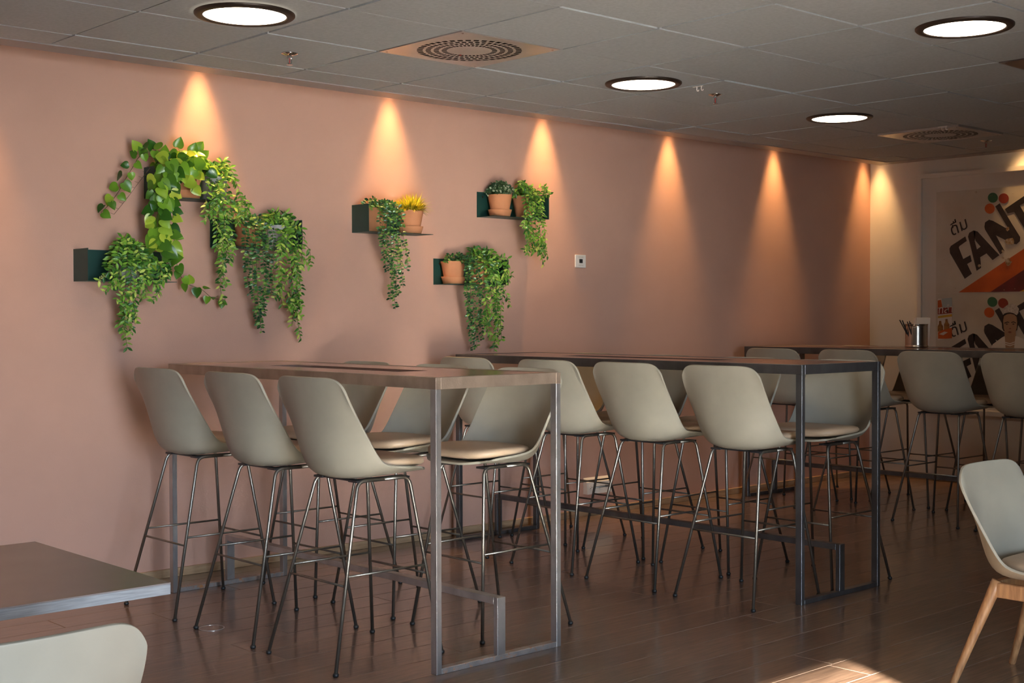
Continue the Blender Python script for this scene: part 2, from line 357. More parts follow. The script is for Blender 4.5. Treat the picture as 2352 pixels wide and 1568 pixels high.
sprinkler(.913, -.296, 'chrome fire sprinkler on the left ceiling, near the plant wall')
sprinkler(3.30, -.897, 'chrome fire sprinkler to the right of the middle downlight')
sprinkler(6.258, -.936, 'dark fire sprinkler far back, by the far ceiling vent')
def hook(x, y, label):
    t = tag(empty('ceiling_hook', (x, y, ZC)), label, 'hook', 'white double hooks on the ceiling')
    MB().box((-.004, -.02, -.004), (.004, .045, 0)).build('clip_plate', 'plasticw', t)
    for q in (-.012, .018): MB().tube([(0, q, -.003), (0, q+.002, -.018), (0, q-.002, -.026), (0, q-.009, -.027), (0, q-.012, -.020)], .0026, 6).build('hook', 'plasticw', t)
hook(3.029, -1.009, 'pair of small white hooks on the ceiling beside the second downlight')
hook(5.40, -1.10, 'pair of small white hooks on the ceiling at the far vent')

# ------------------------------------------------------------------ bar stools and chairs
# stations: centre x, centre z, edge x, edge z, half width, power
ST = [(.262,.728,.188,.744,.196,4), (.245,.730,.178,.747,.212,4), (.20,.730,.15,.752,.224,4), (.10,.722,.09,.757,.232,3.4), (0,.715,.03,.763,.235,3), (-.08,.712,-.008,.770,.236,2.8),
      (-.135,.722,-.036,.784,.237,2.6), (-.168,.752,-.060,.812,.237,2.4), (-.188,.805,-.088,.856,.237,2.3), (-.205,.89,-.128,.92,.236,2.2), (-.223,.99,-.168,.985,.235,2.2),
      (-.235,1.06,-.192,1.028,.233,2.2), (-.243,1.098,-.203,1.052,.231,2.2), (-.246,1.112,-.207,1.062,.229,2.2)]
def shell_mesh(dz):
    nt = 24; vs = []; fs = []
    for i, (xc, zc, xe, ze, hw, p) in enumerate(ST):
        for k in range(nt+1):
            t = -1+2*k/nt; t = math.copysign(abs(t)**.8, t); q = abs(t)**p; qz = abs(t)**(9 if i >= 11 else p)
            vs.append((xc+(xe-xc)*q, hw*t, zc+(ze-zc)*qz+dz))
    for i in range(len(ST)-1):
        for k in range(nt): a = i*(nt+1)+k; fs.append((a, a+1, a+nt+2, a+nt+1))
    me = MB().add(vs, fs).mesh('shell', 'shell', True); o = link('shell_source', me)
    md = o.modifiers.new('s', 'SOLIDIFY'); md.thickness = .011; md.offset = 0; md.use_rim = True
    md = o.modifiers.new('b', 'BEVEL'); md.width = .003; md.segments = 2; md.limit_method = 'ANGLE'; md.angle_limit = .9
    md = o.modifiers.new('u', 'SUBSURF'); md.levels = 1; md.render_levels = 1
    dg = bpy.context.evaluated_depsgraph_get(); dg.update(); me2 = bpy.data.meshes.new_from_object(o.evaluated_get(dg)); me2.name = 'shell'
    bpy.data.objects.remove(o); me2.polygons.foreach_set('use_smooth', [True]*len(me2.polygons)); return me2
def pad_mesh(dz):
    n = 48; vs = []; fs = []
    lv = [(.744, .86), (.748, .95), (.755, 1.0), (.769, .995), (.780, .96), (.786, .88), (.789, .6), (.789, .3)]
    def outline(k):
        a = 2*PI*k/n; c, s_ = math.cos(a), math.sin(a); e = 2/3.6
        x = math.copysign(abs(c)**e, c); y = math.copysign(abs(s_)**e, s_)
        hx = .20 if x > 0 else .172; hy = .216 if x > -.1 else .216-.045*(-.1-x)/.9
        if x > .3: hy -= .012*(x-.3)/.7
        return x*hx+.052, y*hy
    for z, s_ in lv:
        for k in range(n):
            x, y = outline(k); X = .052+(x-.052)*s_; Y = y*s_
            dip = .010*(1-min(1, abs(X-.03)/.2))*s_ if z > .775 else 0
            vs.append((X, Y, z+dz+.010*max(0, abs(Y)/.2)**3-dip*.3))
    for i in range(len(lv)-1):
        for k in range(n): fs.append((i*n+k, i*n+(k+1) % n, (i+1)*n+(k+1) % n, (i+1)*n+k))
    vs.append((.052, 0, .787+dz)); L = len(vs)-1; b = (len(lv)-1)*n
    fs += [(b+k, b+(k+1) % n, L) for k in range(n)]; fs.append(tuple(range(n-1, -1, -1)))
    return MB().add(vs, fs).mesh('seat_pad', 'pad', True)
def make_stool():
    t = empty('bar_stool', (0, 0, 0))
    link('shell', shell_mesh(0), t); link('seat_pad', pad_mesh(0), t)
    FX, FY, TZ = .2575, .2325, .706; XR, XF, TW = -.085, .165, .14
    def P(front, s_, z):
        q = z/TZ; a = FX if front else -FX; b = XF if front else XR
        return Vector((a+(b-a)*q, s_*(FY+(TW-FY)*q), z))
    for s_ in (-1, 1):
        for fr in (0, 1):
            foot, topp = P(fr, s_, .010), P(fr, s_, TZ); mid = Vector(((XF+XR)/2, s_*TW, TZ)); d1 = (foot-topp).normalized(); d2 = (mid-topp).normalized()
            pts = [foot, topp+d1*.045]; a0, a1 = topp+d1*.035, topp+d2*.035
            for q in (.0, .2, .4, .6, .8, 1.): pts.append(a0*(1-q)**2+topp*2*q*(1-q)+a1*q*q)
            pts.append(mid)
            lg = MB().tube(pts, .0072, 10).build('leg', 'bronze', t, True)
            MB().lathe([(.0085, 0), (.0115, .003), (.0115, .010), (.0085, .014)], (foot.x, foot.y, 0), 12).build('foot_cap', 'cap', lg, True)
    for s_ in (-1, 1): MB().tube([P(0, s_, .355), P(1, s_, .355)], .0047, 8).build('footrest_bar', 'bronze', t, True)
    for fr in (0, 1): MB().tube([P(fr, -1, .32), P(fr, 1, .32)], .0047, 8).build('footrest_bar', 'bronze', t, True)
    MB().box((XR-.01, -TW-.005, TZ-.004), (XF, -TW+.05, TZ+.004)).box((XR-.01, TW-.05, TZ-.004), (XF, TW+.005, TZ+.004)).box((XR, -.10, TZ-.003), (XR+.03, .10, TZ+.003)).build('mount_plate', 'black', t)
    return t
def make_chair():
    dz = -.315; t = empty('dining_chair', (0, 0, 0))
    link('shell', shell_mesh(dz), t); link('seat_pad', pad_mesh(dz), t)
    for sx, tx, bx in ((1, .165, .215), (-1, -.10, -.235)):
        for sy in (-1, 1):
            a, b = Vector((tx, sy*.15, .392)), Vector((bx, sy*.225, 0))
            MB().tube([b, b+(a-b)*.02, b+(a-b)*.5, a+(b-a)*.1, a], [.011, .0125, .016, .021, .021], 14).build('leg', 'wood', t, True)
    for sy in (-1, 1): MB().box((-.11, sy*.158-.012, .335), (.17, sy*.158+.012, .388), .003).build('seat_rail', 'wood', t)
    for x in (-.115, .17): MB().box((x-.012, -.158, .335), (x+.012, .158, .388), .003).build('seat_rail', 'wood', t)
    return t
S0 = make_stool(); used = [False]
def stool(x, y, facing, label, group):
    o = S0 if not used[0] else copy_tree(S0); used[0] = True
    o.location = (x, y, 0); o.rotation_euler = (0, 0, 0 if facing > 0 else PI)
    tag(o, label, 'bar stool', group)
base = 'grey-green bar stool'
pos3 = ['nearest the pink wall', 'in the middle of its row', 'nearest the camera end']
pos4 = ['nearest the pink wall', 'second from the pink wall', 'third from the pink wall', 'farthest from the pink wall']
for k, y in enumerate((-.04, -.69, -1.27)): stool(.572, y, 1, '%s left of the front table, %s' % (base, pos3[k]), 'stools at the front high table')
for k, y in enumerate((-.06, -.67, -1.27)): stool(1.30, y, -1, '%s right of the front table, %s' % (base, pos3[k]), 'stools at the front high table')
for k, y in enumerate((.155, -.507, -1.075, -1.668)): stool(2.583, y, 1, '%s left of the middle table, %s' % (base, pos4[k]), 'stools at the middle high table')
for k, y in enumerate((.15, -.46, -1.05, -1.68)): stool(3.19, y, -1, '%s right of the middle table, %s' % (base, pos4[k]), 'stools at the middle high table')
for k, y in enumerate((.118, -.50, -1.11, -1.692)): stool(5.41, y, 1, '%s left of the far table, %s' % (base, pos4[k]), 'stools at the far high table')
for k, y in enumerate((.10, -.52, -1.12)): stool(6.08, y, -1, '%s right of the far table, %s' % (base, pos4[k]), 'stools at the far high table')
C0 = make_chair(); C0.location = (2.11, -3.36, 0); C0.rotation_euler = (0, 0, -PI/2)
tag(C0, 'grey dining chair with tan pad and oak legs at the right edge', 'chair', 'dining chairs with oak legs')
C1 = copy_tree(C0); C1.location = (-1.607, -3.125, 0); C1.rotation_euler = (0, 0, PI/2)
tag(C1, 'pale grey dining chair back at the bottom left, before the low table', 'chair', 'dining chairs with oak legs')

# ------------------------------------------------------------------ tables
ZT = 1.115
def high_table(x0, x1, y0, y1, label, st, slot, ap=None):
    ap = ap or st
    t = tag(empty('high_table', ((x0+x1)/2, (y0+y1)/2, 0)), label, 'table', 'long steel high tables')
    a, b = (x1-x0)/2, (y1-y0)/2; h = .045; th = .025; ld, lt = .035, .025
    for s_ in (-1, 1):
        MB().box((s_*a-th*(s_ > 0), -b, ZT-h), (s_*a+th*(s_ < 0), b, ZT), .0012).build('apron_bar', ap, t)
        MB().box((-a+th, s_*b-th*(s_ > 0), ZT-h), (a-th, s_*b+th*(s_ < 0), ZT), .0012).build('apron_bar', ap, t)
    X0, X1, Y0, Y1 = -a+th, a-th, -b+th, b-th; zt, zb = ZT-.0015, ZT-.012
    u0, u1, v0, v1 = slot[0]-t.location.x, slot[1]-t.location.x, slot[2]-t.location.y, slot[3]-t.location.y
    MB().box((X0, Y0, zb), (u0, Y1, zt)).box((u1, Y0, zb), (X1, Y1, zt)).box((u0, Y0, zb), (u1, v0, zt)).box((u0, v1, zb), (u1, Y1, zt)).build('table_top', 'top', t)
    MB().box((u0-.004, v0-.004, ZT-.034), (u1+.004, v1+.004, zb)).build('cable_slot', 'tray', t)
    for sx in (-1, 1):
        for sy in (-1, 1):
            xa = sx*a-lt*(sx > 0); ya = sy*b-ld*(sy > 0)
            MB().box((xa, ya, 0), (xa+lt, ya+ld, ZT-h), .0015).build('leg', st, t)
    for sy in (-1, 1):
        ya = sy*b-ld*(sy > 0)
        MB().box((-a+lt, ya, 0), (a-lt, ya+ld, .022), .0015).build('base_bar', 'steel1r' if st == 'steel1' else st, t)
        MB().box((-.021, sy*(b-.012)-.012, .022), (.021, sy*(b-.012)+.012, .246), .0012).build('footrest_post', st, t)
    MB().box((-.021, -b+.024, .218), (.021, b-.024, .246), .0012).build('footrest_bar', st, t)
    return t
high_table(.604, 1.2566, -1.745, .312, 'long steel high table with rust marks, nearest the camera', 'steel1', (.845, 1.005, -1.20, -.21), 'steel1a')
high_table(2.600, 3.262, -1.969, .5146, 'long black steel high table in the middle, under the downlights', 'steel2', (2.85, 3.01, -1.26, -.13))
high_table(5.397, 6.112, -1.97, .513, 'long black steel high table far back, with the tin can on it', 'steel2', (5.67, 5.83, -1.26, -.13))
t = tag(empty('low_table', (-1.443, -2.459, 0)), 'square grey-brown table with grey edge at the bottom left corner', 'table')
MB().box((-.378, -.376, .737), (.378, .376, .740)).build('table_top', 'grey_top', t)
MB().box((-.378, -.376, .713), (.378, .376, .737), .0008).build('edge_panel', 'grey_edge', t)
MB().tube([(0, 0, .02), (0, 0, .713)], .035, 16).build('pedestal', 'black', t)
MB().lathe([(.22, 0), (.22, .012), (.05, .02)], n=32).build('base_plate', 'black', t)

# ------------------------------------------------------------------ wall fittings
t = tag(empty('wall_plate', (3.80, YW, 1.708)), 'small white control plate with dark square on the pink wall', 'control panel')
MB().box((-.05, -.012, -.043), (.05, 0, .043), .003).build('plate', 'plasticw', t)
MB().box((-.014, -.0135, -.012), (.016, -.012, .014)).build('display', 'black', t)
for z in (.026, -.028): MB().box((-.022, -.0128, z), (.022, -.012, z+.002)).build('printed_line', 'stain', t)
t = tag(empty('power_outlet', (3.955, YW, .147)), 'white multi socket outlet low on the pink wall, behind stools', 'socket')
MB().add([(-.122,-.04,0),(.122,-.04,0),(.122,0,0),(-.122,0,0),(-.122,-.032,.078),(.122,-.032,.078),(.122,0,.108),(-.122,0,.108)], [(0,3,2,1),(4,5,6,7),(0,1,5,4),(1,2,6,5),(2,3,7,6),(3,0,4,7)]).build('housing', 'plasticw', t)
for k in range(3):
    xx = -.085+.045*k; s_ = MB().lathe([(.017, 0), (.017, .002)], n=16); o = s_.build('socket', 'plasticw', t); o.location = (xx, -.0365, .042); o.rotation_euler = (PI/2-.1, 0, 0)
    for d in (-.006, .006): p = MB().lathe([(.0028, 0), (.0028, .001)], n=8).build('pin_hole', 'black', o); p.location = (d, d*.6, .002)
for k in range(2): MB().box((.055+.025*k, -.0385, .036), (.068+.025*k, -.034, .050)).build('data_port', 'black', t)
t = tag(empty('floor_box', (.372, -.494, 0)), 'round metal floor box ring flush with the wooden floor', 'floor box')
MB().lathe([(.050, .0002), (.050, .0016), (.056, .0016), (.056, .0002)], n=40, cap0=False, cap1=False).build('metal_ring', 'vent', t)
MB().lathe([(.050, .0002), (.050, .0009)], n=40).build('lid', 'plank', t)
# tin can with straws and napkins
t = tag(empty('tin_can', (6.011, -.544, ZT)), 'ribbed tin can full of napkins and straws on the far table', 'can')
pr = [(.078, 0), (.081, .003), (.081, .008), (.079, .011)]
for k in range(16): z = .014+k*.0083; pr += [(.0795, z), (.0775, z+.0042)]
pr += [(.079, .150), (.079, .160), (.081, .163), (.081, .166), (.078, .166), (.077, .150), (.077, .01)]
MB().lathe(pr, n=40, cap1=False).build('can_body', 'tin', t, True)
def prop(name, mb, material, label, cat, group): o = mb.build(name, material); return tag(o, label, cat, group)
for k in range(7):
    a = Vector((6.011-.02+random.uniform(-.03, .03), -.544+random.uniform(-.02, .03), ZT+.012)); b = a+Vector((-.05+random.uniform(-.02, .015), .045+random.uniform(-.03, .03), .172+random.uniform(-.02, .012)))
    prop('drinking_straw', MB().tube([a, b], .0042, 8), 'black', 'black drinking straw leaning in the tin can', 'straw', 'black straws in the tin can')
for k in range(3):
    mb = MB().box((-.048, -.004, 0), (.048, .004, .2), .001); o = mb.build('paper_napkin', 'paper'); o.location = (6.030+.014*k, -.578+.012*k, ZT+.012); o.rotation_euler = (0, .04-.03*k, -.85)
    tag(o, 'folded cream paper napkin standing in the tin can', 'napkin', 'napkins in the tin can')

# ------------------------------------------------------------------ framed sign on the white wall
FR = tag(empty('picture_frame', (XW, .188, .551)), 'large white framed print of an old painted drink sign', 'picture')
fy0, fy1, fz0, fz1, fb, fd = -1.42, .188, .551, 2.49, .036, .04
def fbox(mb, y0, y1, z0, z1, x0, x1): return mb.box((XW-x1-XW, y0-.188, z0-.551), (XW-x0-XW, y1-.188, z1-.551))
for a in ((fy1-fb, fy1, fz0, fz1), (fy0, fy0+fb, fz0, fz1), (fy0+fb, fy1-fb, fz1-fb, fz1), (fy0+fb, fy1-fb, fz0, fz0+fb)): fbox(MB(), *a, 0, fd).build('frame_bar', 'frame', FR)
fbox(MB(), fy0+fb, fy1-fb, fz0+fb, fz1-fb, 0, .018).build('mount_board', 'matb', FR)
AX = .022
def flat(parent, name, pts, material, lift, thick=.0008):
    """outline given in photograph pixels on the sign's plane -> thin raised piece"""
    x = XW-AX-lift; w = [at_x(p[0], p[1], x) for p in pts]
    return flatw(parent, name, [(q.y, q.z) for q in w], material, lift, thick)
def flatw(parent, name, yz, material, lift, thick=.0008):
    q = [(y-.188, z-.551) for y, z in yz]; n = len(q)
    if sum(q[i][0]*q[(i+1) % n][1]-q[(i+1) % n][0]*q[i][1] for i in range(n)) > 0: q.reverse()
    fs = []; ix = list(range(n))                      # ear clipping, clockwise outline
    def cr(a, b, c): return (b[0]-a[0])*(c[1]-a[1])-(b[1]-a[1])*(c[0]-a[0])
    while len(ix) > 3:
        for k in range(len(ix)):
            a, b, c = ix[k-1], ix[k], ix[(k+1) % len(ix)]
            if cr(q[a], q[b], q[c]) < 1e-12 and not any(cr(q[a], q[b], q[j]) <= 0 and cr(q[b], q[c], q[j]) <= 0 and cr(q[c], q[a], q[j]) <= 0 for j in ix if j not in (a, b, c)):
                fs.append((a, b, c)); ix.pop(k); break
        else: break
    fs.append(tuple(ix)); x = -AX-lift
    vs = [(x, *p) for p in q]+[(x+thick, *p) for p in q]
    fs += [(n+i, n+(i+1) % n, (i+1) % n, i) for i in range(n)]
    me = MB().add(vs, fs).mesh(name, material); return link(name, me, parent['p'])
def crop(ox, oy, s_, pts, dy=0): return [(ox+x/s_, oy+y/s_+dy) for x, y in pts]
def circ(cx, cy, r, n=28): return [(cx+r*math.cos(2*PI*k/n), cy+r*math.sin(2*PI*k/n)) for k in range(n)]
ay0, ay1, az0, az1, azm = -1.26, .027, .708, 2.336, 1.522
panels = []
for z0, z1 in ((azm+.001, az1), (az0, azm-.001)):
    o = fbox(MB(), ay0, ay1, z0, z1, .018, AX).build('sign_panel', 'enamel', FR); panels.append({'p': o, 'o': None})
SC = 4.9006
LET = {'letter_f': [[(690,935),(705,905),(868,798),(884,848),(800,908),(795,925),(845,1052),(925,1008),(940,1078),(888,1108),(942,1218),(862,1275),(695,985)]],
 'letter_a': [[(898,800),(912,758),(958,731),(985,735),(972,850),(1000,950),(1035,1030),(1046,1150),(995,1185),(920,880)], [(958,731),(1005,742),(1252,1008),(1175,1065),(1042,915),(985,848),(972,800)], [(996,946),(1042,912),(1108,988),(1032,1034)]],
 'letter_n': [[(1083,690),(1090,640),(1135,610),(1180,622),(1318,700),(1348,703),(1205,460),(1255,425),(1395,660),(1486,805),(1482,850),(1445,885),(1400,880),(1212,785),(1310,962),(1262,1000),(1090,720)]],
 'letter_t': [[(1313,490),(1560,322),(1700,235),(1725,300),(1580,395),(1480,448),(1640,720),(1570,770),(1418,520),(1345,540)]],
 'letter_a.001': [[(1640,480),(1655,430),(1700,405),(1750,415),(1960,660),(1890,710),(1800,620),(1760,650),(1775,790),(1725,820)]]}
DZ = az1-azm  # the second panel repeats the first one lower down
def lower(pts, lift): 
    x = XW-AX-lift; w = [at_x(p[0], p[1], x) for p in pts]; return [(q.y, q.z-DZ) for q in w]
def upper(pts, lift):
    x = XW-AX-lift; w = [at_x(p[0], p[1], x) for p in pts]; return [(q.y, q.z) for q in w]
def clipz(yz, lo, hi): return [(max(ay0+.001, min(ay1-.001, y)), max(lo, min(hi, z))) for y, z in yz]
for pi, P in enumerate(panels):
    fn = upper if pi == 0 else lower; lo, hi = (azm+.002, az1-.002) if pi == 0 else (az0+.002, azm-.003)
    def put(name, pts, material, lift): flatw(P, name, clipz(fn(crop(2040, 380, SC, pts), lift), lo, hi), material, lift)
    put('orange_stripe', [(790,1437),(1529,935),(2100,560),(2100,810),(1529,1172),(1150,1432)], 'p_orange', .001)
    put('dark_red_stripe', [(1150,1432),(1529,1172),(2100,810),(2100,1160),(1900,1260),(1640,1432)], 'p_dred', .001)
    put('yellow_stripe', [(1480,1432),(1560,1380),(2000,1120),(2000,1240),(1660,1432)], 'p_yellow', .0016)
    for nm, polys in LET.items():
        for q in polys: put(nm.split('.')[0], q, 'ink', .002)
    for (cx, cy, r, mm) in ((1178, 362, 56, 'p_green'), (1300, 370, 57, 'p_red'), (1143, 485, 57, 'p_orange')): put('colour_dot', circ(cx, cy, r), mm, .0022)
    put('thai_tone_mark', [(716,672),(729,668),(735,702),(722,706)], 'ink', .003)
    # rust chips on the enamel
    if pi == 0:
        for (cx, cy, r) in ((1370, 850, 52), (1350, 1085, 48), (1345, 715, 26), (1025, 1125, 20), (990, 300, 14), (1290, 965, 20), (1290,1040,16)):
            put('rust_chip', [(cx+r*random.uniform(.55, 1.1)*math.cos(2*PI*k/13), cy+r*random.uniform(.55, 1.1)*math.sin(2*PI*k/13)) for k in range(13)], 'stain', .0032)
        for k in range(16): 
            cx, cy, r = random.uniform(570, 1500), random.choice((random.uniform(315, 345), random.uniform(1370, 1425), random.uniform(320, 1400))), random.uniform(2, 6)
            if cx > 640 and 420 < cy < 1360: cx = random.uniform(568, 640)
            put('rust_chip', circ(cx, cy, r, 7), 'stain', .0032)
# Thai word painted beside the big letters
def thai(word, P, pos, size, rot, material, dz=0):
    cu = bpy.data.curves.new('thai_text', 'FONT'); cu.body = word; cu.size = size; cu.extrude = .0006; cu.shear = .15
    o = bpy.data.objects.new('thai_text', cu); COL.objects.link(o); dg = bpy.context.evaluated_depsgraph_get(); dg.update()
    me = bpy.data.meshes.new_from_object(o.evaluated_get(dg)); bpy.data.objects.remove(o)
    me.materials.clear(); me.materials.append(M[material]); q = link('thai_text', me, P['p'])
    c, s_ = math.cos(rot), math.sin(rot)
    R = Matrix(((0, 0, -1), (-c, s_, 0), (s_, c, 0))).to_4x4()
    q.matrix_local = Matrix.Translation((-AX-.003, pos[0]-.188, pos[1]-.551+dz)) @ R; return q
p0 = at_x(2040+715/SC, 380+800/SC, XW-AX)
thai('ดื่ม', panels[0], (p0.y, p0.z), .135, .42, 'ink'); thai('ดื่ม', panels[1], (p0.y, p0.z), .135, .42, 'ink', -DZ)
# sticker with bottles, lower panel
P = panels[1]; S2 = 5.806
def put2(name, pts, material, lift): flatw(P, name, clipz(upper(crop(2120, 650, S2, pts), lift), az0+.002, azm-.003), material, lift)
put2('sticker', [(196,210),(385,190),(388,735),(196,760)], 'p_white', .0035)
put2('sticker_sky', [(246,208),(385,192),(385,320),(258,325)], 'p_blue', .0042)
put2('sticker_can', [(196,232),(240,222),(258,318),(196,330)], 'p_orange', .0042)
put2('sticker_band', [(196,336),(386,318),(386,400),(196,418)], 'p_red', .0042)
put2('sticker_band', [(200,440),(386,412),(386,445),(200,468)], 'p_yellow', .0042)
for cx, cy in ((228, 560), (312, 535)): put2('sticker_bottle', [(cx-14,cy-55),(cx+14,cy-58),(cx+20,cy-15),(cx+40,cy+15),(cx+42,cy+85),(cx-32,cy+88),(cx-32,cy+15),(cx-16,cy-15)], 'p_brown', .0046)
put2('sticker_splash', [(200,655),(260,625),(386,595),(386,735),(300,742),(200,740)], 'p_orange', .005)
put2('sticker_splash', [(215,680),(285,645),(330,655),(270,695)], 'p_white', .0056)
pt = at_x(2120+205/S2, 650+408/S2, XW-AX); o = thai('ทลำ', panels[1], (pt.y, pt.z), .085, .10, 'p_white'); o.location.x -= .0035
# portrait of a woman with a white lace headdress (printed figure)
put2('portrait_hair', [(1050,520),(1055,440),(1090,400),(1160,385),(1235,410),(1270,450),(1272,540),(1255,620),(1240,640),(1075,640),(1055,600)], 'hair', .0036)
put2('portrait_neck', [(1085,640),(1235,640),(1240,740),(1260,868),(1075,868),(1090,730)], 'skin', .004)
put2('portrait_blouse', [(905,868),(930,815),(1060,720),(1090,705),(1100,868)], 'p_white', .0044)
put2('portrait_blouse', [(1215,868),(1232,705),(1270,715),(1400,770),(1430,868)], 'p_white', .0044)
put2('portrait_face', [(1068,500),(1080,440),(1120,415),(1165,408),(1215,420),(1248,450),(1256,520),(1250,600),(1225,670),(1190,705),(1150,708),(1105,680),(1078,610)], 'skin', .0048)
put2('portrait_brow', [(1085,528),(1125,512),(1150,520),(1150,530),(1125,524),(1088,540)], 'hair', .0052)
put2('portrait_brow', [(1175,522),(1205,510),(1240,526),(1238,536),(1205,522),(1177,531)], 'hair', .0052)
for cx in (1118, 1205): put2('portrait_eye', [(cx-18,546),(cx,538),(cx+18,546),(cx,554)], 'hair', .0052)
put2('portrait_nose', [(1145,606),(1160,598),(1178,606),(1162,614)], 'p_lip', .0052)
put2('portrait_mouth', [(1128,652),(1155,640),(1165,643),(1188,650),(1160,668)], 'p_lip', .0052)
put2('portrait_headdress', [(1060,415),(1075,330),(1120,295),(1175,272),(1240,285),(1280,345),(1270,400),(1250,428),(1200,398),(1150,390),(1100,400)], 'lace', .0056)
for z in (780, 806): put2('portrait_necklace', [(1082,z),(1160,z+22),(1240,z-8),(1240,z+4),(1160,z+35),(1082,z+12)], 'p_white', .0052)

# ------------------------------------------------------------------ wall shelves and plants
SL, SH, SD = .47, .155, .16
def shelf(x0, zb, end, label):
    t = tag(empty('wall_shelf', (x0, YW, zb)), label, 'shelf', 'dark green folded metal wall shelves')
    e = .003
    MB().box((0, -e, 0), (SL, 0, SH)).build('back_plate', 'green', t)
    MB().box((0, -SD, -e), (SL, 0, 0)).build('shelf_plate', 'green', t)
    MB().box((0, -SD, 0), (e, -e, SH)).build('end_plate', 'green', t) if end < 0 else MB().box((SL-e, -SD, 0), (SL, -e, SH)).build('end_plate', 'green', t)
    for x in (.045, SL-.045): o = MB().lathe([(.005, 0), (.005, .002)], n=10).build('screw', 'chrome', t); o.location = (x, -e, SH-.03); o.rotation_euler = (PI/2, 0, 0)
    return t
SHV = {'A': (.657, 1.945, -1, 'dark green metal shelf at upper left holding the large pothos'), 'B': (.281, 1.520, -1, 'dark green metal shelf at lower left with one grey pot'),
 'C': (1.031, 1.710, 1, 'dark green metal shelf at centre left behind long dark trailing vines'), 'D': (1.944, 1.825, -1, 'dark green metal shelf with yellow grass, alone in the middle'),
 'E': (2.892, 1.960, 1, 'dark green metal shelf at upper right with a bushy speckled plant'), 'F': (2.543, 1.537, 1, 'dark green metal shelf at lower right, above the middle table')}
for k, a in SHV.items(): shelf(*a)
YP = YW-.083
def pot(t, kind, saucer=True):
    z0 = 0
    if saucer:
        MB().lathe([(.050, 0), (.063, .002), (.074, .041), (.0755, .044), (.071, .044), (.062, .008)], n=32).build('saucer', kind, t, True); z0 = .006
    if kind == 'terra': pr = [(.050, z0), (.053, z0+.002), (.060, .048), (.0745, .124), (.0775, .133), (.0775, .136), (.0725, .136), (.068, .118)]
    else: pr = [(.058, z0), (.062, z0+.003), (.066, .120), (.0655, .124), (.060, .124), (.057, .108)]
    o = smooth_auto(MB().lathe(pr, n=36).build('pot', kind, t), .5)
    zt = .112
    MB().lathe([(.066 if kind == 'terra' else .057, zt), (.03, zt+.006)], n=20).build('soil', 'soil', o)
    return o
def leafv(L, W, kind):
    # flat leaf outlines: along +x, width y, folded along the midrib
    if kind == 'heart': prof = [(0, .0), (-.08, .24), (-.02, .44), (.14, .56), (.34, .57), (.56, .46), (.78, .26), (.92, .09), (1, 0)]
    elif kind == 'blade': prof = [(0, .15), (.35, .5), (.7, .35), (1, 0)]
    elif kind == 'oval': prof = [(0, .05), (.25, .42), (.6, .5), (.88, .25), (1, 0)]
    else: prof = [(0, .08), (.22, .38), (.5, .5), (.78, .3), (1, 0)]
    n = len(prof); vs = []; fs = []
    for x, y in prof:
        sag = -.16*L*x*x
        vs += [(x*L, y*W, .17*W*y*2+sag), (max(x, 0)*L, 0, sag), (x*L, -y*W, .17*W*y*2+sag)]
    for i in range(n-1):
        a = 3*i; fs += [(a, a+3, a+4, a+1), (a+1, a+4, a+5, a+2)]
    return vs, fs
def basis(d, n):
    d = d.normalized(); n = n-d*n.dot(d)
    if n.length < 1e-4: n = d.orthogonal()
    n.normalize(); s_ = n.cross(d); return Matrix((d, s_, n)).transposed()
def spline(pts, per=10):
    P = [Vector(p) for p in pts]; P = [P[0]*2-P[1]]+P+[P[-1]*2-P[-2]]; out = []
    for i in range(1, len(P)-2):
        a, b, c, d = P[i-1:i+3]
        for k in range(per):
            t = k/per; out.append(.5*((2*b)+(c-a)*t+(2*a-5*b+4*c-d)*t*t+(3*b-a-3*c+d)*t**3))
    out.append(P[-2]); return out
def walk(path, step):
    acc = 0; nxt = step*.5
    for a, b in zip(path, path[1:]):
        d = (b-a).length
        while nxt <= acc+d and d > 0:
            yield a+(b-a)*((nxt-acc)/d), (b-a).normalized(); nxt += step
        acc += d
rnd = random.Random(11)
def rv(s_=1): return Vector((rnd.uniform(-1, 1), rnd.uniform(-1, 1), rnd.uniform(-1, 1)))*s_
OUT = Vector((-.25, -1, .35)).normalized()
def keep(p):  # stay in front of the wall
    if p.y > YW-.012: p.y = YW-.012
    return p
def sprout(mb, path, kind, L, W, step, pair, lean):
    side = 1; n = 0
    for p, d in walk(path, step):
        s_ = d.cross(OUT); s_ = s_.normalized() if s_.length > .1 else Vector((1, 0, 0))
        p = p+rv(.004)
        for q in ((1, -1) if pair else (side,)):
            if rnd.random() < .14: continue
            dirn = s_*q*rnd.uniform(.7, 1.1)+d*lean*rnd.uniform(.5, 1.2)+OUT*rnd.uniform(-.25, .6)+rv(.25)
            Rm = basis(dirn, OUT+rv(.55)); sc = rnd.uniform(.75, 1.15); vs, fs = leafv(L*sc, W*sc, kind)
            mb.add([keep(p+Rm @ Vector(v)) for v in vs], fs); n += 1
        side = -side
def bead_tip(mb, path, n=26, r=.0042):
    pts = path[-max(3, int(len(path)*.28)):]
    for k in range(n):
        p = pts[min(len(pts)-1, int(k/n*len(pts)))]+rv(.006); rr = r*rnd.uniform(.6, 1)*(1.1-.5*k/n)
        mb.add([keep(p+Vector(v)*rr) for v in ((1,0,0),(-1,0,0),(0,1,0),(0,-1,0),(0,0,1.6),(0,0,-1.6))], [(0,2,4),(2,1,4),(1,3,4),(3,0,4),(2,0,5),(1,2,5),(3,1,5),(0,3,5)])
def plant(loc, label, potk, saucer, group='potted plants on the wall shelves'):
    t = tag(empty('potted_plant', loc), label, 'plant', group); pot(t, potk, saucer); return t
